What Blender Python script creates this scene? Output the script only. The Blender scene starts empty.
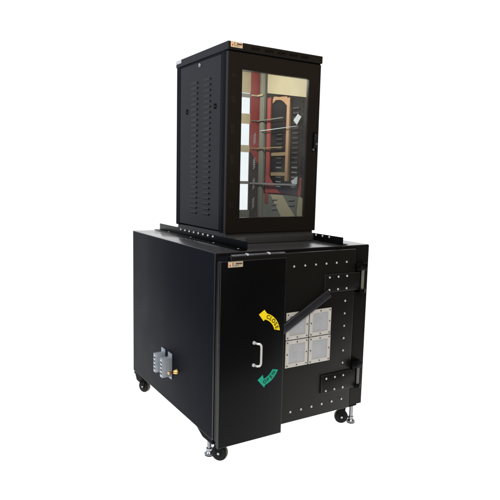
import bpy, bmesh, math, random
from mathutils import Vector, Matrix
random.seed(7)
R = math.radians
S = bpy.context.scene
COL = S.collection

# ------------------------------------------------------------------ materials
def srgb(h):
    h = h.lstrip('#'); c = [int(h[i:i+2], 16)/255 for i in (0, 2, 4)]
    return tuple(x/12.92 if x <= .04045 else ((x+.055)/1.055)**2.4 for x in c)

def mat(name, col, rough=.5, metal=0., spec=.5, var=.15, nscale=6., bump=0., bscale=400., coat=0., streak=False):
    m = bpy.data.materials.new(name); m.use_nodes = True
    nt = m.node_tree; N = nt.nodes; L = nt.links
    b = N['Principled BSDF']
    b.inputs['Metallic'].default_value = metal
    b.inputs['Specular IOR Level'].default_value = spec
    if coat: b.inputs['Coat Weight'].default_value = coat; b.inputs['Coat Roughness'].default_value = .15
    tc = N.new('ShaderNodeTexCoord')
    mp = N.new('ShaderNodeMapping')
    if streak: mp.inputs['Scale'].default_value = (1, 1, .12)
    L.new(tc.outputs['Object'], mp.inputs['Vector'])
    n = N.new('ShaderNodeTexNoise'); n.inputs['Scale'].default_value = nscale; n.inputs['Detail'].default_value = 5
    L.new(mp.outputs[0], n.inputs['Vector'])
    cr = N.new('ShaderNodeMapRange'); cr.inputs['To Min'].default_value = 1-var; cr.inputs['To Max'].default_value = 1+var
    L.new(n.outputs['Fac'], cr.inputs['Value'])
    mx = N.new('ShaderNodeVectorMath'); mx.operation = 'SCALE'; mx.inputs[0].default_value = col
    L.new(cr.outputs[0], mx.inputs['Scale']); L.new(mx.outputs[0], b.inputs['Base Color'])
    rr = N.new('ShaderNodeMapRange'); rr.inputs['To Min'].default_value = max(.02, rough*(1-var)); rr.inputs['To Max'].default_value = min(1, rough*(1+var))
    L.new(n.outputs['Fac'], rr.inputs['Value']); L.new(rr.outputs[0], b.inputs['Roughness'])
    if bump:
        n2 = N.new('ShaderNodeTexNoise'); n2.inputs['Scale'].default_value = bscale; n2.inputs['Detail'].default_value = 2
        L.new(tc.outputs['Object'], n2.inputs['Vector'])
        bp = N.new('ShaderNodeBump'); bp.inputs['Strength'].default_value = bump; bp.inputs['Distance'].default_value = .002
        L.new(n2.outputs['Fac'], bp.inputs['Height']); L.new(bp.outputs[0], b.inputs['Normal'])
    return m

M = {}
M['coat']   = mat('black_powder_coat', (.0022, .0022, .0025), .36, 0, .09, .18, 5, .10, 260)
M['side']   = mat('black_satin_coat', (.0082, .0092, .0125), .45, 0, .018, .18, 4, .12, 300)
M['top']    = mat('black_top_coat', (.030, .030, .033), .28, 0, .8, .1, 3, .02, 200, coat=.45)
M['shell']  = mat('charcoal_shell_coat', (.0175, .0177, .0195), .45, 0, .16, .12, 5, .18, 300)
M['door']   = mat('brown_black_door_coat', (.0095, .0074, .0054), .30, 0, .25, .12, 5, .15, 300)
M['slab']   = mat('dark_door_steel', (.0078, .0074, .0064), .34, 0, .12, .2, 7, .10, 240)
M['black']  = mat('matt_black', (.0025, .0025, .0025), .6, 0, .05, .1)
M['vinyl']  = mat('black_vinyl', (.0015, .0015, .0018), .8, 0, .05, .1)
M['rubber'] = mat('black_rubber', (.003, .003, .0035), .4, 0, .15, .2, 30)
M['tread']  = mat('grey_brown_tread', (.10, .085, .07), .5, 0, .4, .2, 30)
M['chrome'] = mat('worn_chrome', (.36, .37, .39), .28, 1, .5, .2, 40)
M['rivet']  = mat('nickel_rivet', (.56, .56, .55), .36, .6, .5, .15, 60)
M['plate']  = mat('cream_painted_plate', (.54, .53, .495), .5, .1, .4, .12, 25, .2, 300)
M['lever']  = mat('dark_lever_steel', (.012, .0128, .0165), .38, .1, .4, .2, 12, .2, 200)
M['handle'] = mat('satin_handle', (.68, .67, .64), .35, .35, .5, .1, 30)
M['yellow'] = mat('yellow_vinyl', (.90, .68, .004), .5, 0, .3, .08, 20)
M['teal']   = mat('teal_vinyl', (.004, .33, .215), .5, 0, .3, .08, 20)
M['ink']    = mat('dark_ink', (.07, .05, .005), .6, 0, .2, .1)
M['inkt']   = mat('dark_teal_ink', (.003, .05, .03), .6, 0, .2, .1)
M['gold']   = mat('gold_plate', (.66, .52, .32), .45, .2, .5, .2, 90)
M['goldlow']= mat('pale_brass_plate', (.50, .46, .33), .45, .25, .5, .2, 90)
M['emblem'] = mat('copper_emblem', (.72, .40, .25), .5, 0, .4, .2, 60)
M['brown']  = mat('brown_print', (.10, .035, .02), .6, 0, .3, .2, 60)
M['alu']    = mat('cast_aluminium', (.33, .36, .40), .5, .4, .5, .25, 60, .4, 300)
M['brass']  = mat('brass', (.80, .52, .20), .28, 1, .5, .15, 60)
M['rod']    = mat('blue_grey_steel', (.30, .33, .38), .35, .8, .5, .2, 30)
M['pin']    = mat('dull_steel_pin', (.20, .18, .15), .45, .4, .5, .2, 40)
M['silver'] = mat('silver_label', (.62, .62, .62), .4, .1, .5, .15, 60)
M['red']    = mat('red_panel', (.24, .036, .036), .45, 0, .4, .25, 14, streak=True)  # red, tan and wood tones here imitate workshop reflections
M['redpost']= mat('red_post', (.27, .048, .038), .45, 0, .4, .2, 14, streak=True)
M['purple'] = mat('dark_plum_steel', (.035, .024, .030), .45, 0, .4, .3, 12, streak=True)
M['olive']  = mat('grey_olive_rail', (.16, .165, .13), .45, 0, .4, .25, 14, streak=True)
M['tan']    = mat('tan_board', (.37, .32, .205), .55, 0, .4, .12, 9)
M['wood']   = mat('orange_wood', (.34, .195, .105), .5, 0, .4, .3, 22, streak=True)
M['dimwood']= mat('dim_wood', (.24, .165, .085), .5, 0, .4, .3, 22)
M['inner']  = mat('inner_black_steel', (.008, .008, .010), .45, 0, .12, .3, 12)
M['innergrey'] = mat('grey_inner_steel', (.13, .13, .11), .5, 0, .4, .25, 10)
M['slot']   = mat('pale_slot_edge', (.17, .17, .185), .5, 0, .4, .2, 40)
M['white']  = mat('white_paper', (.42, .45, .46), .6, 0, .3, .1, 30)
M['shelf']  = mat('shelf_edge', (.42, .36, .24), .4, 0, .4, .2, 12)
M['shelfgrey'] = mat('grey_shelf_edge', (.22, .22, .22), .35, .1, .4, .2, 12)
M['plinth'] = mat('plinth_steel', (.030, .030, .031), .35, 0, .5, .2, 8)
M['edge']   = mat('rubbed_paint_edge', (.034, .034, .038), .25, .1, .6, .3, 25)  # paler bevel colour imitates light catching the edges
M['screwgrey'] = mat('dull_screw', (.12, .115, .11), .4, .5, .5, .2, 60)
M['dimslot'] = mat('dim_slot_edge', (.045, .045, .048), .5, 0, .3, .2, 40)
M['perf']   = mat('perforation_grey', (.045, .042, .038), .5, 0, .4, .2, 60)

def honeycomb(name):
    m = bpy.data.materials.new(name); m.use_nodes = True
    N = m.node_tree.nodes; L = m.node_tree.links; b = N['Principled BSDF']
    b.inputs['Roughness'].default_value = .5; b.inputs['Metallic'].default_value = .2
    tc = N.new('ShaderNodeTexCoord')
    v = N.new('ShaderNodeTexVoronoi'); v.feature = 'DISTANCE_TO_EDGE'; v.inputs['Scale'].default_value = 190; v.inputs['Randomness'].default_value = .25
    L.new(tc.outputs['Object'], v.inputs['Vector'])
    n = N.new('ShaderNodeTexNoise'); n.inputs['Scale'].default_value = 18
    L.new(tc.outputs['Object'], n.inputs['Vector'])
    r = N.new('ShaderNodeValToRGB'); r.color_ramp.elements[0].color = (.37, .38, .40, 1); r.color_ramp.elements[1].color = (.49, .50, .52, 1)
    r.color_ramp.elements[1].position = .25
    L.new(v.outputs['Distance'], r.inputs['Fac'])
    mr = N.new('ShaderNodeMapRange'); mr.inputs['To Min'].default_value = .85; mr.inputs['To Max'].default_value = 1.12
    L.new(n.outputs['Fac'], mr.inputs['Value'])
    s = N.new('ShaderNodeVectorMath'); s.operation = 'SCALE'
    L.new(r.outputs[0], s.inputs[0]); L.new(mr.outputs[0], s.inputs['Scale']); L.new(s.outputs[0], b.inputs['Base Color'])
    return m
M['comb'] = honeycomb('honeycomb_vent')

def glass(name):
    m = bpy.data.materials.new(name); m.use_nodes = True
    N = m.node_tree.nodes; L = m.node_tree.links
    N.remove(N['Principled BSDF']); out = N['Material Output']
    t = N.new('ShaderNodeBsdfTransparent'); t.inputs[0].default_value = (.91, .945, .955, 1)
    g = N.new('ShaderNodeBsdfGlossy'); g.inputs['Roughness'].default_value = .03
    fr = N.new('ShaderNodeFresnel'); fr.inputs['IOR'].default_value = 1.45
    mx = N.new('ShaderNodeMixShader')
    L.new(fr.outputs[0], mx.inputs[0]); L.new(t.outputs[0], mx.inputs[1]); L.new(g.outputs[0], mx.inputs[2])
    d = N.new('ShaderNodeBsdfDiffuse'); d.inputs[0].default_value = (.50, .47, .42, 1)  # pale veil imitating room reflections on the pane
    tc = N.new('ShaderNodeTexCoord'); n = N.new('ShaderNodeTexNoise'); n.inputs['Scale'].default_value = 7; n.inputs['Detail'].default_value = 6
    L.new(tc.outputs['Object'], n.inputs['Vector'])
    mr = N.new('ShaderNodeMapRange'); mr.inputs['From Min'].default_value = .35; mr.inputs['From Max'].default_value = .7; mr.inputs['To Min'].default_value = .01; mr.inputs['To Max'].default_value = .05
    L.new(n.outputs['Fac'], mr.inputs['Value'])
    m2 = N.new('ShaderNodeMixShader'); L.new(mr.outputs[0], m2.inputs[0]); L.new(mx.outputs[0], m2.inputs[1]); L.new(d.outputs[0], m2.inputs[2])
    L.new(m2.outputs[0], out.inputs['Surface'])
    return m
M['glass'] = glass('door_glass')

# ------------------------------------------------------------------ mesh helpers
def new(): return bmesh.new()

def box(bm, x0, x1, y0, y1, z0, z1, bev=0., seg=2, mi=0, ei=None, ti=None):
    t = bmesh.new()
    bmesh.ops.create_cube(t, size=1)
    for v in t.verts:
        v.co = Vector((x0+(v.co.x+.5)*(x1-x0), y0+(v.co.y+.5)*(y1-y0), z0+(v.co.z+.5)*(z1-z0)))
    if bev:
        bmesh.ops.bevel(t, geom=list(t.edges), offset=bev, segments=seg, affect='EDGES', profile=.5)
    t.normal_update()
    for f in t.faces:
        f.material_index = mi; n = f.normal; f.smooth = bool(bev) and max(abs(n.x), abs(n.y), abs(n.z)) < .999
        if ei is not None and f.smooth: f.material_index = ei
        if ti is not None and n.z > .999: f.material_index = ti
    merge(bm, t)

def merge(bm, t, mtx=None):
    if mtx is not None: bmesh.ops.transform(t, matrix=mtx, verts=t.verts)
    me = bpy.data.meshes.new('tmp'); t.to_mesh(me); t.free()
    bm.from_mesh(me); bpy.data.meshes.remove(me)

def cyl(bm, a, b, r0, r1=None, n=24, mi=0, bev=0.):
    r1 = r0 if r1 is None else r1
    a, b = Vector(a), Vector(b); d = b-a
    t = bmesh.new()
    bmesh.ops.create_cone(t, cap_ends=True, segments=n, radius1=r0, radius2=r1, depth=d.length)
    if bev:
        es = [e for e in t.edges if any(len(f.verts) > 4 for f in e.link_faces)]
        bmesh.ops.bevel(t, geom=es, offset=bev, segments=2, affect='EDGES', profile=.5)
    for f in t.faces: f.material_index = mi; f.smooth = len(f.verts) <= 4
    merge(bm, t, Matrix.Translation((a+b)/2) @ d.to_track_quat('Z', 'Y').to_matrix().to_4x4())

def dome(bm, c, axis, r, h, mi=0):
    t = bmesh.new()
    bmesh.ops.create_uvsphere(t, u_segments=14, v_segments=8, radius=1)
    for f in t.faces: f.smooth = True
    merge(bm, t, Matrix.Translation(Vector(c)) @ Vector(axis).to_track_quat('Z', 'Y').to_matrix().to_4x4() @ Matrix.Diagonal((r, r, h, 1)))

def prism(bm, pts, fn, d0, d1, mi=0):
    """polygon pts (a,b) mapped by fn(a,b,depth) between depth d0 and d1"""
    lo = [bm.verts.new(fn(a, b, d0)) for a, b in pts]; hi = [bm.verts.new(fn(a, b, d1)) for a, b in pts]
    fs = [bm.faces.new(lo), bm.faces.new(hi[::-1])]
    n = len(pts)
    for i in range(n): fs.append(bm.faces.new((lo[i], hi[i], hi[(i+1) % n], lo[(i+1) % n])))
    for f in fs: f.material_index = mi
    bmesh.ops.recalc_face_normals(bm, faces=fs)
FRONT = lambda a, b, d: (a, d, b)     # (x, z) outline on a plane of constant y
WALL = lambda a, b, d: (d, a, b)      # (y, z) outline on a plane of constant x

def obj(name, bm, mats, parent=None, smooth=False, label=None):
    me = bpy.data.meshes.new(name); bm.to_mesh(me); bm.free()
    for m in (mats if isinstance(mats, (list, tuple)) else [mats]): me.materials.append(M[m])
    if smooth:
        try: me.set_sharp_from_angle(angle=R(40))
        except Exception: pass
    o = bpy.data.objects.new(name, me); COL.objects.link(o)
    if parent: o.parent = parent
    if label: o['label'] = label
    return o

def thing(name, label, cat):
    o = bpy.data.objects.new(name, None); COL.objects.link(o)
    o['label'] = label; o['category'] = cat; o.empty_display_size = .1
    return o

def one(name, mats, parent, *b, bev=0., seg=2, label=None):
    bm = new(); box(bm, *b, bev=bev, seg=seg); return obj(name, bm, mats, parent, smooth=bev > 0, label=label)

FLOOR = -.137
# ================================================================== LOWER CABINET
W, D, H = 1.0, 1.161, .954
low = thing('shielded_cabinet', 'wide black steel cabinet on casters with a riveted door, lever and CLOSE and OPEN arrows', 'cabinet')

# body: five panels round a hollow, front frame
bm = new()
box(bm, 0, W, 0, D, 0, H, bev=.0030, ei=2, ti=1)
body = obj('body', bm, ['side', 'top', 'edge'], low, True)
bm = new()   # front frame stands proud of the body by 3 mm
box(bm, .003, .997, -.0035, .004, .002, .0085); box(bm, .003, .997, -.0035, .004, .941, .949)
box(bm, .003, .012, -.0035, .004, .0085, .941); box(bm, .905, .997, -.0035, .004, .0085, .941)
obj('front_frame', bm, 'slab', low)
one('base_frame', 'black', low, .025, .975, .025, D-.025, -.020, .001)

# riveted door slab
bm = new(); box(bm, .072, .875, -.032, -.006, .009, .937, bev=.0025, ei=1)
slab = obj('door', bm, ['slab', 'edge'], low, True, label='thick dark steel door studded with silver rivets')
def rivets(pts, y, parent):
    for x, z in pts:
        r_ = random.uniform(.0052, .0060); bm = new(); cyl(bm, (x, y+.001, z), (x, y-.0012, z), r_+.0008, n=18); dome(bm, (x, y-.001, z), (random.uniform(-.08, .08), -1, random.uniform(-.08, .08)), r_, .0052)
        obj('rivet', bm, 'rivet', parent, True)
rivets([(.4496+.0718*i, .8645+.0006*i) for i in range(6)] +
       [(.8103+.0004*i, .6468-.0718*i) for i in range(6)] +
       [(.457+.0718*i, .0671+.0009*i) for i in range(6)], -.032, slab)
# hinge plates on the door
for zt, zb, xl, rows in ((.806, .7055, .6525, ((.790, .7205))), (.238, .1315, .6585, ((.216, .1448)))):
    bm = new(); box(bm, xl, .905, -.0405, -.0325, zb, zt, bev=.0018, ei=1)
    hp = obj('hinge_plate', bm, ['slab', 'edge'], slab, True)
    rivets([(xl+.033+.0615*k, z) for z in rows for k in range(3)], -.0405, slab)
# hinges on the frame
for z1, z0, pm in ((.856, .695, 'pin'), (.284, .134, 'screwgrey')):
    h = bpy.data.objects.new('hinge', None); COL.objects.link(h); h.parent = low
    bm = new()
    box(bm, .872, .950, -.052, -.004, z1-.040, z1, bev=.004)
    dome(bm, (.955, -.035, z1-.020), (1, 0, 0), .011, .008); dome(bm, (.905, -.052, z1-.022), (0, -1, 0), .010, .007)
    obj('knuckle', bm, 'coat', h, True)
    bm = new(); cyl(bm, (.925, -.040, z0+.012), (.925, -.040, z1-.040), .0085)
    obj('pin', bm, pm, h, True)
    bm = new(); cyl(bm, (.925, -.038, z0-.010), (.925, -.038, z0+.012), .020, bev=.003); dome(bm, (.948, -.036, z0+.001), (1, 0, 0), .009, .008)
    box(bm, .905, .940, -.030, -.004, z0-.008, z1-.04)
    obj('collar', bm, 'coat', h, True)
# steel rod and clips lying along the door's top edge
rod = one('latch_rod', 'rod', slab, .078, .392, -.031, -.014, .9375, .9435, bev=.002)
for x in (.166, .294):
    one('clip', 'silver', rod, x-.005, x+.005, -.034, -.012, .9365, .9465, bev=.0015)

# vent windows
for (x0, z0) in ((.4085, .4725), (.5625, .4725), (.4095, .3200), (.5640, .3200)):
    bm = new()
    w = .1475; m_ = .021; y1, y0 = -.0325, -.0375
    box(bm, x0, x0+w, y0, y1, z0, z0+m_, bev=.0008); box(bm, x0, x0+w, y0, y1, z0+w-m_, z0+w, bev=.0008)
    box(bm, x0, x0+m_, y0+.0002, y1, z0+m_-.001, z0+w-m_+.001); box(bm, x0+w-m_, x0+w, y0+.0002, y1, z0+m_-.001, z0+w-m_+.001)
    v = obj('vent_window', bm, 'plate', slab)
    one('mesh_screen', 'comb', v, x0+m_-.002, x0+w-m_+.002, -.0345, -.0325, z0+m_-.002, z0+w-m_+.002)
    c = .0105
    for (a, b) in ((c, c), (w-c, c), (c, w-c), (w-c, w-c), (w/2, c), (w/2, w-c), (c, w/2), (w-c, w/2)):
        bm = new(); cyl(bm, (x0+a, y0-.002, z0+b), (x0+a, y0, z0+b), .0040, n=12)
        obj('screw', bm, 'screwgrey', v)

# lever: square tube leaving the lock housing
a = Vector((.364, -.044, .5264)); b = Vector((.6854, -.044, .7052)); d = (b-a)
bm = new(); t = bmesh.new(); bmesh.ops.create_cube(t, size=1)
bmesh.ops.scale(t, vec=(d.length, .018, .0465), verts=t.verts)
bmesh.ops.bevel(t, geom=list(t.edges), offset=.005, segments=3, affect='EDGES', profile=.5)
merge(bm, t, Matrix.Translation((a+b)/2) @ Matrix.Rotation(-math.atan2(d.z, d.x), 4, 'Y'))
obj('lever', bm, 'lever', low, True, label='slanting dark square bar across the vent windows')

# lock housing at the front left
hx0, hx1, hz0, hz1 = .0025, .3835, -.0235, .9185
box_bm = new(); box(box_bm, hx0, hx1, -.055, -.0335, hz0, hz1, bev=.0022, ei=1)
box(box_bm, hx0+.003, .0705, -.0345, -.0045, hz0+.026, hz1-.003); box(box_bm, hx0+.01, hx1-.004, -.0345, -.0045, hz0+.001, hz0+.020)
hous = obj('lock_housing', box_bm, ['coat', 'edge'], low, True, label='tall plain black box down the left of the front')

# logo plate
def logo(parent, x0, z0, w, h, y, m, tilt=0):
    bm = new(); box(bm, x0, x0+w, y-.0022, y, z0, z0+h, bev=.0007)
    p = obj('logo_plate', bm, m, parent, label='small pale metal logo plate')
    Y0, Y1 = y-.0030, y-.0018
    bm = new(); prism(bm, [(x0+.05*w, z0+.15*h), (x0+.27*w, z0+.15*h), (x0+.27*w, z0+.86*h), (x0+.05*w, z0+.86*h)], FRONT, Y0, Y1)
    obj('emblem', bm, 'emblem', p)
    bm = new()
    cx, cz = x0+.16*w, z0+.5*h
    prism(bm, [(cx-.07*w, cz-.28*h), (cx-.02*w, cz-.28*h), (cx+.02*w, cz), (cx-.05*w, cz)], FRONT, y-.0036, y-.0026)
    prism(bm, [(x0+.30*w, z0+.2*h), (x0+.335*w, z0+.2*h), (x0+.335*w, z0+.85*h), (x0+.30*w, z0+.85*h)], FRONT, Y0, Y1)
    prism(bm, [(x0+.50*w, z0+.50*h), (x0+.95*w, z0+.50*h), (x0+.95*w, z0+.74*h), (x0+.50*w, z0+.74*h)], FRONT, Y0, Y1)
    prism(bm, [(x0+.40*w, z0+.26*h), (x0+.72*w, z0+.26*h), (x0+.72*w, z0+.32*h), (x0+.40*w, z0+.32*h)], FRONT, Y0, Y1)
    obj('printed_bars', bm, 'brown', p)
logo(hous, .0275, .8925, .082, .0275, -.080, 'goldlow')

# D handle
bm = new()
pth = [Vector((.187, -.084, .505)), Vector((.187, -.112, .505)), Vector((.199, -.120, .500)), Vector((.205, -.121, .486)),
       Vector((.205, -.121, .410)), Vector((.199, -.120, .396)), Vector((.187, -.112, .391)), Vector((.187, -.084, .391))]
hp = [(.182, -.080), ]
pts = [(.184, -.081, .5045), (.190, -.104, .5045), (.200, -.1105, .5035), (.2065, -.112, .497), (.2085, -.112, .486), (.2085, -.112, .408),
       (.2065, -.112, .397), (.200, -.1105, .3905), (.190, -.104, .3895), (.184, -.081, .3895)]
for p, q in zip(pts, pts[1:]): cyl(bm, p, q, .0056, n=14)
for p in pts[1:-1]: dome(bm, p, (0, 0, 1), .0056, .0056)
hd = obj('handle', bm, 'handle', hous, True, label='silver D-shaped pull')
for z in (.5045, .3895):
    bm = new(); cyl(bm, (.184, -.080, z), (.184, -.0865, z), .0095, .0080, bev=.001); obj('flange', bm, 'handle', hd, True)

# arrows
def arc(c, r, a0, a1, n=14):
    return [(c[0]+r*math.cos(R(a0+(a1-a0)*i/n)), c[1]+r*math.sin(R(a0+(a1-a0)*i/n))) for i in range(n+1)]
def strip_prism(bm, inner, outer, y0, y1):
    for i in range(len(inner)-1):
        prism(bm, [inner[i], inner[i+1], outer[i+1], outer[i]], FRONT, y0, y1)
def grow(poly, k):
    cx = sum(p[0] for p in poly)/len(poly); cz = sum(p[1] for p in poly)/len(poly)
    return [(cx+(x-cx)*k, cz+(z-cz)*k) for x, z in poly]
def letter(ch, c, ang, size, y, parent, m):
    cu = bpy.data.curves.new('letter', 'FONT'); cu.body = ch; cu.size = size; cu.align_x = 'CENTER'; cu.align_y = 'CENTER'; cu.extrude = .0004; cu.offset = .0007
    o = bpy.data.objects.new('letter_tmp', cu); COL.objects.link(o)
    bpy.context.view_layer.update()
    me = bpy.data.meshes.new_from_object(o.evaluated_get(bpy.context.evaluated_depsgraph_get()))
    bpy.data.objects.remove(o)
    me.transform(Matrix.Translation((c[0], y, c[1])) @ Matrix.Rotation(-ang, 4, 'Y') @ Matrix.Rotation(R(90), 4, 'X'))
    me.materials.clear(); me.materials.append(M[m])
    q = bpy.data.objects.new('letter', me); COL.objects.link(q); q.parent = parent
# CLOSE
Y = -.080
bm = new(); c = (.222, .535)
strip_prism(bm, arc(c, .0845, 76, 16), arc(c, .116, 74, 7), Y-.0013, Y+.0002)
prism(bm, [(.2087, .6453), (.2411, .6660), (.2560, .6463), (.2440, .6170), (.2375, .6085)], FRONT, Y-.00128, Y+.0002)
ar = obj('arrow_sticker', bm, 'yellow', hous, label='yellow curved arrow sticker reading CLOSE')
for ch, an in zip('CLOSE', (66, 54.5, 42.5, 30, 19)):
    letter(ch, (c[0]+.1005*math.cos(R(an)), c[1]+.1005*math.sin(R(an))), R(an-90), .0275, Y-.0018, ar, 'ink')
# OPEN
bm = new(); c = (.224, .386)
strip_prism(bm, arc(c, .083, -74, -26), arc(c, .1175, -74, -22), Y-.0013, Y+.0002)
prism(bm, [(.2107, .3055), (.2406, .3290), (.2470, .3075), (.2565, .2735), (.2515, .2600)], FRONT, Y-.00128, Y+.0002)
ar = obj('arrow_sticker', bm, 'teal', hous, label='teal curved arrow sticker reading OPEN')
for ch, an in zip('OPEN', (-72.5, -60.5, -48.5, -35)):
    letter(ch, (c[0]+.1005*math.cos(R(an)), c[1]+.1005*math.sin(R(an))), R(an+90), .0262, Y-.0018, ar, 'inkt')

K = 1.01112    # the fittings were measured 25 mm further out: bring them onto the housing's face
for o in list(COL.objects):
    if o.type == 'MESH' and o is not hous:
        p = o.parent
        while p is not None and p is not hous: p = p.parent
        if p is hous:
            for v in o.data.vertices: v.co = (v.co.x*K+.01371, v.co.y+.025, v.co.z*K-.01465)

# mounting rails along the top
for s, x0, x1, fx0, fx1 in ((-1, .1845, .1895, .145, .1845), (1, .8105, .8155, .8155, .852)):
    bm = new()
    box(bm, x0, x1, .012, 1.150, H+.002, .9985, bev=.0012)
    box(bm, fx0, fx1, .012, 1.150, H+.002, H+.0060, bev=.001)
    r = obj('mounting_rail', bm, 'coat', low, True)
    ys = [.805-.0612*i for i in range(8)]
    if s > 0: ys += [.2514, .190, .1285]
    for y in ys:
        bm = new()
        if s < 0: dome(bm, (x0, y, .9875), (-1, 0, 0), .0078, .006)
        else:
            dome(bm, (x0, y, .9885), (-1, 0, 0), .0072, .006); dome(bm, (x1, y, .9885), (1, 0, 0), .0085, .006)
        obj('bolt', bm, 'rivet', r, True)
    for y in (.06, .33, .62, .95):
        bm = new(); dome(bm, ((fx0+fx1)/2, y, H+.0060), (0, 0, 1), .006, .003)
        obj('screw', bm, 'rod', r, True)

# filter modules on the left side
for y0, zt, zb in ((.600, .284, .171), (.500, .284, .171)):
    bm = new()
    box(bm, -.064, -.0045, y0, y0+.034, zb, zt, bev=.0025)
    f = obj('filter_module', bm, 'alu', low, True, label='pale cast metal filter block bolted to the side')
    bm = new(); box(bm, -.0045, -.0005, y0+.004, y0+.058, zb-.020, zt+.020, bev=.001); obj('flange', bm, 'alu', f, True)
    for k in range(5):
        z = zb+.012+k*.022
        bm = new(); cyl(bm, (-.0675, y0+.012, z), (-.063, y0+.012, z), .0048, n=12, bev=.001)
        obj('terminal', bm, 'silver', f, True)
        if k < 4:
            bm = new(); box(bm, -.0655, -.063, y0+.003, y0+.026, z+.008, z+.014); obj('slot', bm, 'rubber', f)
bm = new()
cyl(bm, (-.0005, .424, .225), (-.010, .424, .225), .017, .017, n=6, bev=.001); cyl(bm, (-.010, .424, .225), (-.030, .424, .225), .0160, .0075, bev=.0005)
cyl(bm, (-.030, .424, .225), (-.060, .424, .225), .0072, .0072, bev=.0008)
obj('connector', bm, 'brass', low, True, label='flared brass connector')

# casters and levelling feet
def caster(x, y, ang, r=.040):
    c_ = bpy.data.objects.new('caster', None); COL.objects.link(c_); c_.parent = low
    c_.location = (x, y, FLOOR+r); c_.rotation_euler = (0, 0, ang)
    bm = new(); cyl(bm, (-.017, 0, 0), (.017, 0, 0), r, n=40, bev=.006); w = obj('wheel', bm, 'rubber', c_, True)
    bm = new(); cyl(bm, (-.010, 0, 0), (.010, 0, 0), r+.0006, n=40, bev=.001); obj('tread', bm, 'tread', w, True)
    bm = new(); cyl(bm, (-.024, 0, 0), (.024, 0, 0), .0075, n=8, bev=.001); obj('axle_bolt', bm, 'chrome', w, True)
    bm = new()
    top = -.020-(FLOOR+r)
    for s in (-1, 1):
        prism(bm, [(-.012, -.012), (.012, -.012), (.030, top-.006), (-.024, top-.006)], WALL, s*.019, s*.022)
    box(bm, -.026, .026, -.026, .032, top-.0075, top-.003, bev=.001); box(bm, -.034, .034, -.034, .034, top-.0028, top+.002, bev=.001)
    obj('fork', bm, 'coat', c_, True)
    bm = new(); dome(bm, (-.026, .022, top-.012), (-1, 0, 0), .004, .003); obj('bolt', bm, 'chrome', c_, True)
def foot(x, y):
    f_ = bpy.data.objects.new('levelling_foot', None); COL.objects.link(f_); f_.parent = low; f_.location = (x, y, 0)
    bm = new(); cyl(bm, (0, 0, FLOOR+.02), (0, 0, -.018), .0100, n=18)
    for k in range(16):
        z = FLOOR+.030+k*.005
        cyl(bm, (0, 0, z), (0, 0, z+.0022), .0115, n=18)
    cyl(bm, (0, 0, FLOOR+.028), (0, 0, FLOOR+.040), .018, n=6, bev=.001)
    obj('stem', bm, 'chrome', f_, True)
    bm = new(); cyl(bm, (0, 0, FLOOR+.012), (0, 0, FLOOR+.028), .024, .011, n=28, bev=.002); cyl(bm, (0, 0, FLOOR+.008), (0, 0, FLOOR+.013), .026, n=28, bev=.0015)
    obj('foot_cup', bm, 'chrome', f_, True)
    bm = new(); cyl(bm, (0, 0, FLOOR+.0005), (0, 0, FLOOR+.0085), .0255, n=28, bev=.002); obj('foot_pad', bm, 'rubber', f_, True)
caster(.066, .038, R(40), .042); caster(.918, .078, R(62)); caster(.052, 1.085, R(25)); caster(.935, 1.085, R(30))
foot(.042, .108); foot(.972, .050)
# corner brackets carrying casters and feet
for x0, x1, y0, y1 in ((.86, .985, .020, .15), (.004, .11, 1.0, 1.157), (.88, .99, 1.0, 1.15)):
    one('corner_bracket', 'black', low, x0, x1, y0, y1, -.0215, -.0012, bev=.002)
bm = new(); prism(bm, [(.006, -.0008), (.190, -.0008), (.115, -.030), (.006, -.026)], WALL, .004, .11); obj('corner_bracket', bm, 'black', low)
bm = new(); prism(bm, [(1.157, -.0215), (1.04, -.0215), (1.06, -.060), (1.125, -.060)], WALL, .010, .095); obj('corner_bracket', bm, 'black', low)

# ================================================================== UPPER CABINET
up = thing('rack_cabinet', 'tall narrow black equipment rack with a glass door standing on the wider cabinet', 'cabinet')
X0, X1, Y0, Y1, Z0, Z1 = .1950, .8050, .2557, .9057, 1.0149, 1.9700
# plinth
bm = new(); box(bm, .2000, .8000, .262, .90, H+.0022, .9990, bev=.002); box(bm, .206, .794, .270, .895, .9990, 1.0145)
pl = obj('plinth', bm, 'plinth', up, True)
bm = new()
for i in range(7):
    for j in range(4):
        x = .262+i*.0095+(j % 2)*.0048; z = .9665+j*.0070
        cyl(bm, (x, .2605, z), (x, .2625, z), .0022, n=8)
obj('perforation', bm, 'slot', pl)
# frame: four posts, floor, roof
bm = new()
for x in (X0, X1-.030):
    box(bm, x, x+.030, Y0+.027, Y0+.075, Z0, 2.005, bev=.003)
    box(bm, x, x+.030, Y1-.020, Y1, Z0, 2.005, bev=.003)
box(bm, X0, X0+.012, Y1-.050, Y1-.020, Z0, 2.005)
box(bm, X0+.030, X1-.030, Y0+.028, Y1-.001, Z0, Z0+.02); box(bm, X0+.001, X0+.011, Y0+.075, Y1-.05, Z1-.010, 2.005); box(bm, X1-.011, X1-.001, Y0+.075, Y1-.05, Z1-.010, 2.005)
box(bm, X0+.030, X1-.030, Y1-.02, Y1-.0005, Z0+.02, Z0+.0845); 
frame = obj('frame', bm, 'side', up, True)

def louvre(bm, x, s, y0, y1, z, out=.0038, h=.013):
    """pressed louvre: closed at the top, open below; s = outward sign"""
    v = [bm.verts.new(p) for p in ((x, y0, z+h), (x, y1, z+h), (x+s*out, y1-.004, z+.004), (x+s*out, y0+.004, z+.004), (x, y0, z), (x, y1, z))]
    f = [bm.faces.new((v[0], v[1], v[2], v[3])), bm.faces.new((v[3], v[2], v[5], v[4])), bm.faces.new((v[0], v[3], v[4])), bm.faces.new((v[1], v[5], v[2]))]
    f[1].material_index = 0
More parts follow.
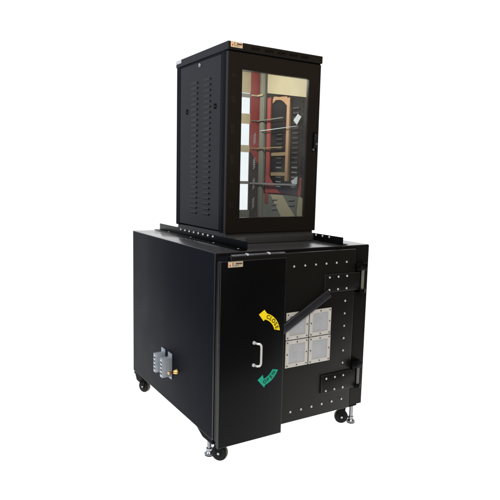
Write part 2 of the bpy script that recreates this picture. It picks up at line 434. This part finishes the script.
# left side panel with two columns of louvres
bm = new(); box(bm, X0+.0012, X0+.012, .3345, .8525, Z0+.012, Z1-.008, bev=.0015)
for i in range(26):
    z = 1.100+i*.0299
    for ya, yb in ((.6165, .6980), (.4550, .5330)):
        louvre(bm, X0+.0012, -1, ya, yb, z)
        box(bm, X0-.0024, X0+.0010, ya-.0030, ya+.0035, z-.001, z+.008, mi=1)  # black block stands for the shade in each louvre's open end
for f in bm.faces: pass
sp = obj('side_panel', bm, ['shell', 'black'], up, label='left side panel with two columns of pressed louvres')
one('seam', 'black', frame, X0+.0002, X0+.0020, .3265, .3340, Z0+.004, Z1-.003)
one('seam', 'black', frame, X0+.0002, X0+.0020, .8530, .8580, Z0+.004, Z1-.003)
for y in (.754, .395):
    bm = new(); box(bm, X0-.0008, X0+.0014, y-.012, y+.012, 1.684, 1.712, bev=.0005); lt = obj('panel_latch', bm, 'vinyl', sp)
    bm = new(); box(bm, X0-.0016, X0-.0008, y-.010, y+.002, 1.694, 1.700); obj('catch', bm, 'lever', lt)
bm = new(); cyl(bm, (X0-.004, .588, 1.942), (X0+.001, .588, 1.942), .0105, n=20, bev=.001); lk = obj('side_lock', bm, 'rivet', sp, True)
bm = new(); box(bm, X0-.0046, X0-.0040, .584, .588, 1.934, 1.946); obj('keyhole', bm, 'black', lk)
# right side panel (seen from inside, through the glass)
bm = new(); box(bm, .790, .8035, .331, .8552, Z0+.012, Z1-.008, bev=.0015)
rp = obj('side_panel', bm, 'inner', up)

# roof cap
bm = new(); box(bm, X0-.003, X1+.003, Y0-.0035, Y1+.003, 2.0090, 2.0139, bev=.0015)
for b_ in ((X0-.003, X0, Y0-.0035, Y1+.003), (X1, X1+.003, Y0-.0035, Y1+.003), (X0, X1, Y0-.0035, Y0), (X0, X1, Y1, Y1+.003)): box(bm, *b_, 1.9735, 2.0092)
cap = obj('roof_cap', bm, 'shell', up, True)
bm = new(); box(bm, X0+.012, X1-.016, Y0+.030, Y1-.006, 2.0060, 2.0088); obj('roof_lining', bm, 'tan', cap)  # tan reflection carried on across the roof underside
bm = new(); box(bm, X0+.004, X1-.004, Y0+.0045, Y0+.0265, 1.9670, 2.0085); obj('shadow_gap', bm, 'black', cap)
bm = new(); box(bm, X0-.002, X1+.002, Y0-.0055, Y0-.0032, 1.9750, 2.0125, bev=.0006); fa = obj('fascia', bm, 'door', cap)
for cx in (.352, .438, .520, .600, .676):
    bm = new()
    for k in range(6):
        x = cx-.024+k*.0092
        prism(bm, [(x, 1.9855), (x+.005, 1.9855), (x+.009, 2.0005), (x+.004, 2.0005)], FRONT, Y0-.0062, Y0-.0054)
    obj('vent_slots', bm, 'vinyl', fa)
logo(fa, .2050, 1.9840, .070, .0285, Y0-.0056, 'gold')
one('corner_label', 'silver', cap, X0-.0042, X0-.0029, .835, .904, 1.993, 2.0125)

# glass door
dx0, dx1, dz0, dz1 = X0+.001, X1-.001, 1.0165, 1.9655
wx0, wx1, wz0, wz1 = .2815, .7222, 1.1003, 1.8800
bm = new()
y0, y1 = Y0, Y0+.024
def ring(bm, o, i, y0, y1, ch=.0022):
    def rect(r, y): return [bm.verts.new(p) for p in ((r[0], y, r[2]), (r[1], y, r[2]), (r[1], y, r[3]), (r[0], y, r[3]))]
    gr = lambda r, k: (r[0]+k, r[1]-k, r[2]+k, r[3]-k)
    L_ = [rect(o, y1), rect(o, y0+ch), rect(gr(o, ch), y0), rect(gr(i, -ch*.4), y0), rect(i, y0+ch*.4), rect(i, y1)]
    for p, q in list(zip(L_, L_[1:]))+[(L_[-1], L_[0])]:
        for k in range(4): bm.faces.new((p[k], p[(k+1) % 4], q[(k+1) % 4], q[k]))
    bmesh.ops.recalc_face_normals(bm, faces=bm.faces)
ring(bm, (dx0, dx1, dz0, dz1), (wx0, wx1, wz0, wz1), y0, y1)
door = obj('glass_door', bm, 'door', up, True, label='black framed door with a tall clear window')
one('pane', 'glass', door, wx0-.002, wx1+.002, y0+.008, y0+.012, wz0-.002, wz1+.002)
def perf(z0, n, slant):
    bm = new()
    for k in range(n):
        z = z0-k*.0085
        for j in range(2):
            x = .2185+j*.012+(slant*(k % 2))*.004
            prism(bm, [(x, z), (x+.005, z+.003), (x+.005, z+.0048), (x, z+.0018)], FRONT, y0-.0006, y0+.0002)
    obj('perforation', bm, 'perf', door)
for z0, n in ((1.848, 2), (1.735, 4), (1.590, 6), (1.432, 6), (1.300, 2), (1.180, 4)): perf(z0, n, 1)
# swing handle with lock
bm = new(); box(bm, .760, .788, y0-.006, y0, 1.478, 1.585, bev=.003); hl = obj('swing_handle', bm, 'vinyl', door, True)
bm = new(); box(bm, .766, .782, y0-.016, y0-.006, 1.497, 1.578, bev=.004); obj('grip', bm, 'lever', hl, True)
bm = new(); cyl(bm, (.764, y0-.011, 1.487), (.764, y0-.006, 1.487), .0078, n=20, bev=.001); obj('lock_cylinder', bm, 'screwgrey', hl, True)
bm = new(); dome(bm, (.780, y0-.016, 1.520), (0, -1, 0), .006, .003); obj('button', bm, 'screwgrey', hl, True)

# ---- inside: rear posts, rails, workshop reflections built as pieces on the right wall
# rear upright next to the open back
one('rear_post', 'purple', up, .7115, .7895, .872, .884, 1.036, 2.004, label='dark plum slotted upright inside the rear')
rpost = bpy.data.objects['rear_post']
bm = new(); prism(bm, [(.7115, 2.004), (.7890, 2.004), (.7890, 1.402), (.7600, 1.425), (.7115, 1.500)], FRONT, .868, .8718)
obj('red_cover', bm, 'red', rpost)  # red reflection on the post, built as a thin sheet
bm = new(); prism(bm, [(.8518, 2.004), (.8670, 2.004), (.8670, 1.400), (.8518, 1.370)], WALL, .7835, .7895)
obj('red_cover', bm, 'red', rpost)
bm = new(); prism(bm, [(.8518, 1.370), (.8670, 1.400), (.8670, 1.037), (.8518, 1.037)], WALL, .7838, .7895)
obj('wall_strip', bm, 'purple', rpost)
for z0 in (1.540, 1.375, 1.240, 1.110):
    bm = new()
    for k in range(5):
        z = z0+k*.0140
        prism(bm, [(.7360, z), (.7400, z), (.7560, z+.0190), (.7520, z+.0190)], FRONT, .8665, .8679)
    obj('slot_row', bm, 'white', rpost)
bm = new(); box(bm, .7690, .7895, .8000, .8515, 1.036, 2.004, bev=.001); box(bm, .7660, .7692, .808, .822, 1.036, 2.004)
obj('equipment_rail', bm, 'olive', up, True, label='grey green upright rail inside')
one('inner_post', 'redpost', up, .7770, .7895, .7330, .7730, 1.150, 1.835, bev=.001, label='thin red upright inside')  # red workshop reflection in the glass, given a solid shape
# tan workshop reflection at the top, built as a board
bm = new(); prism(bm, [(.7800, 2.004), (.3330, 2.004), (.3330, 1.7915), (.7800, 1.868)], WALL, .7800, .7898)
obj('upper_board', bm, 'tan', up, label='tan board across the top of the inner wall')
# reflected workshop woodwork, built as an upright, a curved top and two bars
bm = new(); box(bm, .7740, .7895, .5150, .5460, 1.300, 1.8120, bev=.0015)
wf = obj('wooden_frame', bm, 'wood', up, True, label='orange brown wooden upright with a carved arch')
bm = new()
top = [(.706, 1.822), (.690, 1.836), (.665, 1.832), (.635, 1.826), (.605, 1.826), (.575, 1.824), (.5465, 1.820)]
bot = [(.708, 1.795), (.695, 1.800), (.672, 1.813), (.640, 1.810), (.612, 1.806), (.580, 1.790), (.5465, 1.765)]
for i in range(6): prism(bm, [top[i], top[i+1], bot[i+1], bot[i]], WALL, .7765, .7893)
obj('arch', bm, 'wood', wf)
one('cross_bar', 'dimwood', wf, .7790, .7893, .5465, .712, 1.461, 1.482); one('cross_bar', 'dimwood', wf, .7790, .7893, .5465, .712, 1.334, 1.356)
# pressed slots of the right wall seen from inside
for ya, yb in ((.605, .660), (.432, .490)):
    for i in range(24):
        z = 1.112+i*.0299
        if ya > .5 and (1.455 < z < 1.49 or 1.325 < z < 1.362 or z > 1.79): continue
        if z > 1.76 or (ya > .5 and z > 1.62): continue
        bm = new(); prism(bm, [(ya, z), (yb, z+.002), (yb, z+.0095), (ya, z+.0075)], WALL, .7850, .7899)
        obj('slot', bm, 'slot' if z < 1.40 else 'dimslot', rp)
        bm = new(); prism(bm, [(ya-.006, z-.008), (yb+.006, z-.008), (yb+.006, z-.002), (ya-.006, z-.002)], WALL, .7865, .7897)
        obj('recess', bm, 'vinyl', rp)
for i in range(20):
    z = 1.23+i*.0299
    bm = new(); box(bm, .7850, .7898, .372, .392, z, z+.014); obj('rail_hole', bm, 'vinyl', rp)
one('front_rail', 'inner', up, .7700, .7895, .335, .362, 1.21, 1.785, label='dark upright rail by the door')
# lower area: red and tan diagonals model glass reflections, with a grey board
bm = new(); prism(bm, [(.7720, 1.335), (.7325, 1.335), (.6500, 1.262), (.5900, 1.222), (.7720, 1.222)], WALL, .7755, .7769); prism(bm, [(.3930, 1.320), (.3450, 1.335), (.3450, 1.205), (.4050, 1.215)], WALL, .7755, .7769)
obj('red_panel', bm, 'redpost', up, label='red diagonal panel low inside')
bm = new(); prism(bm, [(.6500, 1.262), (.3950, 1.262), (.3950, 1.214), (.5850, 1.2215)], WALL, .7758, .7775)
obj('plum_panel', bm, 'purple', up)
bm = new(); prism(bm, [(.7980, 1.2150), (.3350, 1.2150), (.3350, 1.036), (.7980, 1.036)], WALL, .7790, .7860)
lb = obj('lower_board', bm, 'innergrey', up, label='grey board low on the inner wall')
bm = new()
prism(bm, [(.7080, 1.2120), (.5720, 1.2120), (.4240, 1.083), (.4100, 1.060), (.5600, 1.060)], WALL, .7770, .7788)
prism(bm, [(.3920, 1.2120), (.3400, 1.2120), (.3400, 1.060), (.4000, 1.060), (.4080, 1.120)], WALL, .7770, .7788)
obj('tan_brace', bm, 'tan', lb)
for y_, zz in ((.655, 1.178), (.655, 1.148), (.655, 1.118), (.47, 1.185), (.47, 1.153)):
    bm = new(); prism(bm, [(y_-.03, zz), (y_+.03, zz-.003), (y_+.03, zz+.004), (y_-.03, zz+.007)], WALL, .7740, .7769); obj('pressed_slot', bm, 'slot', lb)
# paper labels
bm = new(); prism(bm, [(.4198, 1.7049), (.3836, 1.6843), (.4261, 1.6404), (.4637, 1.6698)], WALL, .7690, .7700); obj('paper_tag', bm, 'white', up, label='pale slanting paper tag, the upper one')
bm = new(); prism(bm, [(.4580, 1.3038), (.3926, 1.3320), (.3950, 1.2868), (.4354, 1.2737)], WALL, .7620, .7630); obj('paper_tag', bm, 'white', up, label='pale slanting paper tag, the lower one')
one('rear_sill', 'innergrey', up, .226, .7112, .8600, .8640, 1.036, 1.1000)
# shelf edges across the open back and along the wall
for z0, z1, m_ in ((1.872, 2.004, 'tan'), (1.842, 1.866, 'shelfgrey'), (1.672, 1.737, 'shelf'), (1.486, 1.532, 'shelf'), (1.275, 1.294, 'shelfgrey')):
    one('shelf', m_, up, .226, .7112, .8750, .8850, z0, z1)
for z0, z1, yn, m_ in ((1.8520, 1.8620, .800, 'shelf'), (1.6900, 1.6960, .560, 'olive'), (1.5090, 1.5160, .560, 'dimwood'), (1.2750, 1.2860, .400, 'shelfgrey')):
    bm = new(); box(bm, .7560, .7640, yn, .8655, z0, z1); box(bm, .7120, .7560, .8620, .8660, z0, z1); obj('shelf_edge', bm, m_, up)
bm = new(); prism(bm, [(.815, 1.6235), (.400, 1.6305), (.400, 1.6332), (.815, 1.6290)], WALL, .7560, .7600); obj('shelf_edge', bm, 'white', up)
# added fill light, unseen under the roof, brightens the contents
ld = bpy.data.lights.new('cabinet_lamp', 'AREA'); ld.shape = 'RECTANGLE'; ld.size = .42; ld.size_y = .05; ld.energy = 7.5; ld.color = (1, .96, .88)
lo = bpy.data.objects.new('cabinet_lamp', ld); COL.objects.link(lo); lo.location = (.30, .58, 1.975)
lo.rotation_euler = (Vector((.78, .6, 1.45))-Vector(lo.location)).to_track_quat('-Z', 'Y').to_euler()

# ================================================================== SETTING
bm = new(); 
prism(bm, [(-6, -3), (9, -3), (9, 14), (-6, 14)], lambda a, b, d: (a, b, d), FLOOR-.006, FLOOR)
fl = obj('floor', bm, 'white'); fl['kind'] = 'structure'
m = bpy.data.materials.new('white_translucent_acrylic'); m.use_nodes = True  # added translucent sheet, lit from below so no shadows show
N = m.node_tree.nodes; L = m.node_tree.links; N.remove(N['Principled BSDF'])
tr = N.new('ShaderNodeBsdfTranslucent'); nz = N.new('ShaderNodeTexNoise'); nz.inputs['Scale'].default_value = 2
rp_ = N.new('ShaderNodeValToRGB'); rp_.color_ramp.elements[0].color = (.955, .955, .955, 1); rp_.color_ramp.elements[1].color = (.97, .97, .97, 1)
L.new(nz.outputs['Fac'], rp_.inputs['Fac']); L.new(rp_.outputs[0], tr.inputs['Color'])
di = N.new('ShaderNodeBsdfDiffuse'); di.inputs[0].default_value = (.95, .95, .95, 1)
mx = N.new('ShaderNodeMixShader'); mx.inputs[0].default_value = .25
L.new(tr.outputs[0], mx.inputs[1]); L.new(di.outputs[0], mx.inputs[2]); L.new(mx.outputs[0], N['Material Output'].inputs['Surface'])
fl.data.materials.clear(); fl.data.materials.append(m)
# one sheet, so light crosses it once
bm = bmesh.new(); v = [bm.verts.new(p) for p in ((-1.5, -.95, FLOOR), (9, -.95, FLOOR), (9, 14, FLOOR), (-1.5, 14, FLOOR))]; bm.faces.new(v); bm.to_mesh(fl.data); bm.free()

# world: white studio backdrop behind the cabinets, added glow below the floor, dim warm room behind the camera
w = bpy.data.worlds.new('World'); S.world = w; w.use_nodes = True
N = w.node_tree.nodes; L = w.node_tree.links; bg = N['Background']
tc = N.new('ShaderNodeTexCoord'); sx = N.new('ShaderNodeSeparateXYZ'); L.new(tc.outputs['Generated'], sx.inputs[0])
def dot(v):
    d = N.new('ShaderNodeVectorMath'); d.operation = 'DOT_PRODUCT'; d.inputs[1].default_value = v; L.new(tc.outputs['Generated'], d.inputs[0]); return d.outputs['Value']
def mr(sock, a, b, c=0., d=1.):
    n = N.new('ShaderNodeMapRange'); n.interpolation_type = 'SMOOTHSTEP'
    for k, x in zip(('From Min', 'From Max', 'To Min', 'To Max'), (a, b, c, d)): n.inputs[k].default_value = x
    L.new(sock, n.inputs['Value']); return n.outputs[0]
def mix(f, a, b):
    n = N.new('ShaderNodeMix'); n.data_type = 'RGBA'
    L.new(f, n.inputs[0])
    for k, x in ((6, a), (7, b)):
        if isinstance(x, tuple): n.inputs[k].default_value = (*x, 1)
        else: L.new(x, n.inputs[k])
    return n.outputs[2]
room = mix(mr(sx.outputs['Z'], -.1, .45), (.07, .075, .08), (.36, .25, .15))     # dim room, warm above
room = mix(mr(sx.outputs['Z'], .55, .85), room, (1.1, 1.05, 1.0))                 # bright ceiling
wcol = mix(mr(sx.outputs['Z'], -.25, .35), (.05, .06, .08), (.52, .60, .78))
left = mix(mr(dot((-.92, .39, 0)), .25, .8), room, wcol)             # cool window light from the left
front = mix(mr(dot((.52, .85, 0)), .45, .78), left, (1.15, 1.15, 1.15))              # white backdrop
allw = mix(mr(sx.outputs['Z'], -.6, -.45), (2.3, 2.3, 2.3), front)               # added glow from below keeps the floor white and shadowless
L.new(allw, bg.inputs['Color']); bg.inputs['Strength'].default_value = 1.0

def area(name, loc, tgt, size, e, col):
    d = bpy.data.lights.new(name, 'AREA'); d.size = size; d.energy = e; d.color = col
    o = bpy.data.objects.new(name, d); COL.objects.link(o); o.location = loc
    o.rotation_euler = (Vector(tgt)-Vector(loc)).to_track_quat('-Z', 'Y').to_euler()
area('key_softbox', (-1.2, -3.6, 3.8), (.5, 0, .7), 1.4, 140, (1, .98, .95))
area('left_softbox', (-3.6, .2, 2.6), (0, .6, 1.0), 1.6, 60, (.82, .90, 1))

# ------------------------------------------------------------------ camera
cd = bpy.data.cameras.new('camera'); cam = bpy.data.objects.new('camera', cd); COL.objects.link(cam)
cam.location = (-1.2326, -2.3282, 1.3177)
cam.rotation_euler = (1.4403, -.0237, -.5476)
cd.sensor_fit = 'HORIZONTAL'; cd.sensor_width = 36; cd.lens = 36*551.15/500
cd.clip_start = .05; cd.clip_end = 100
S.camera = cam
S.view_settings.view_transform = 'Standard'; S.view_settings.look = 'None'; S.view_settings.exposure = 0; S.view_settings.gamma = 1
S.cycles.max_bounces = 8; S.cycles.transparent_max_bounces = 12
S.cycles.use_denoising = True
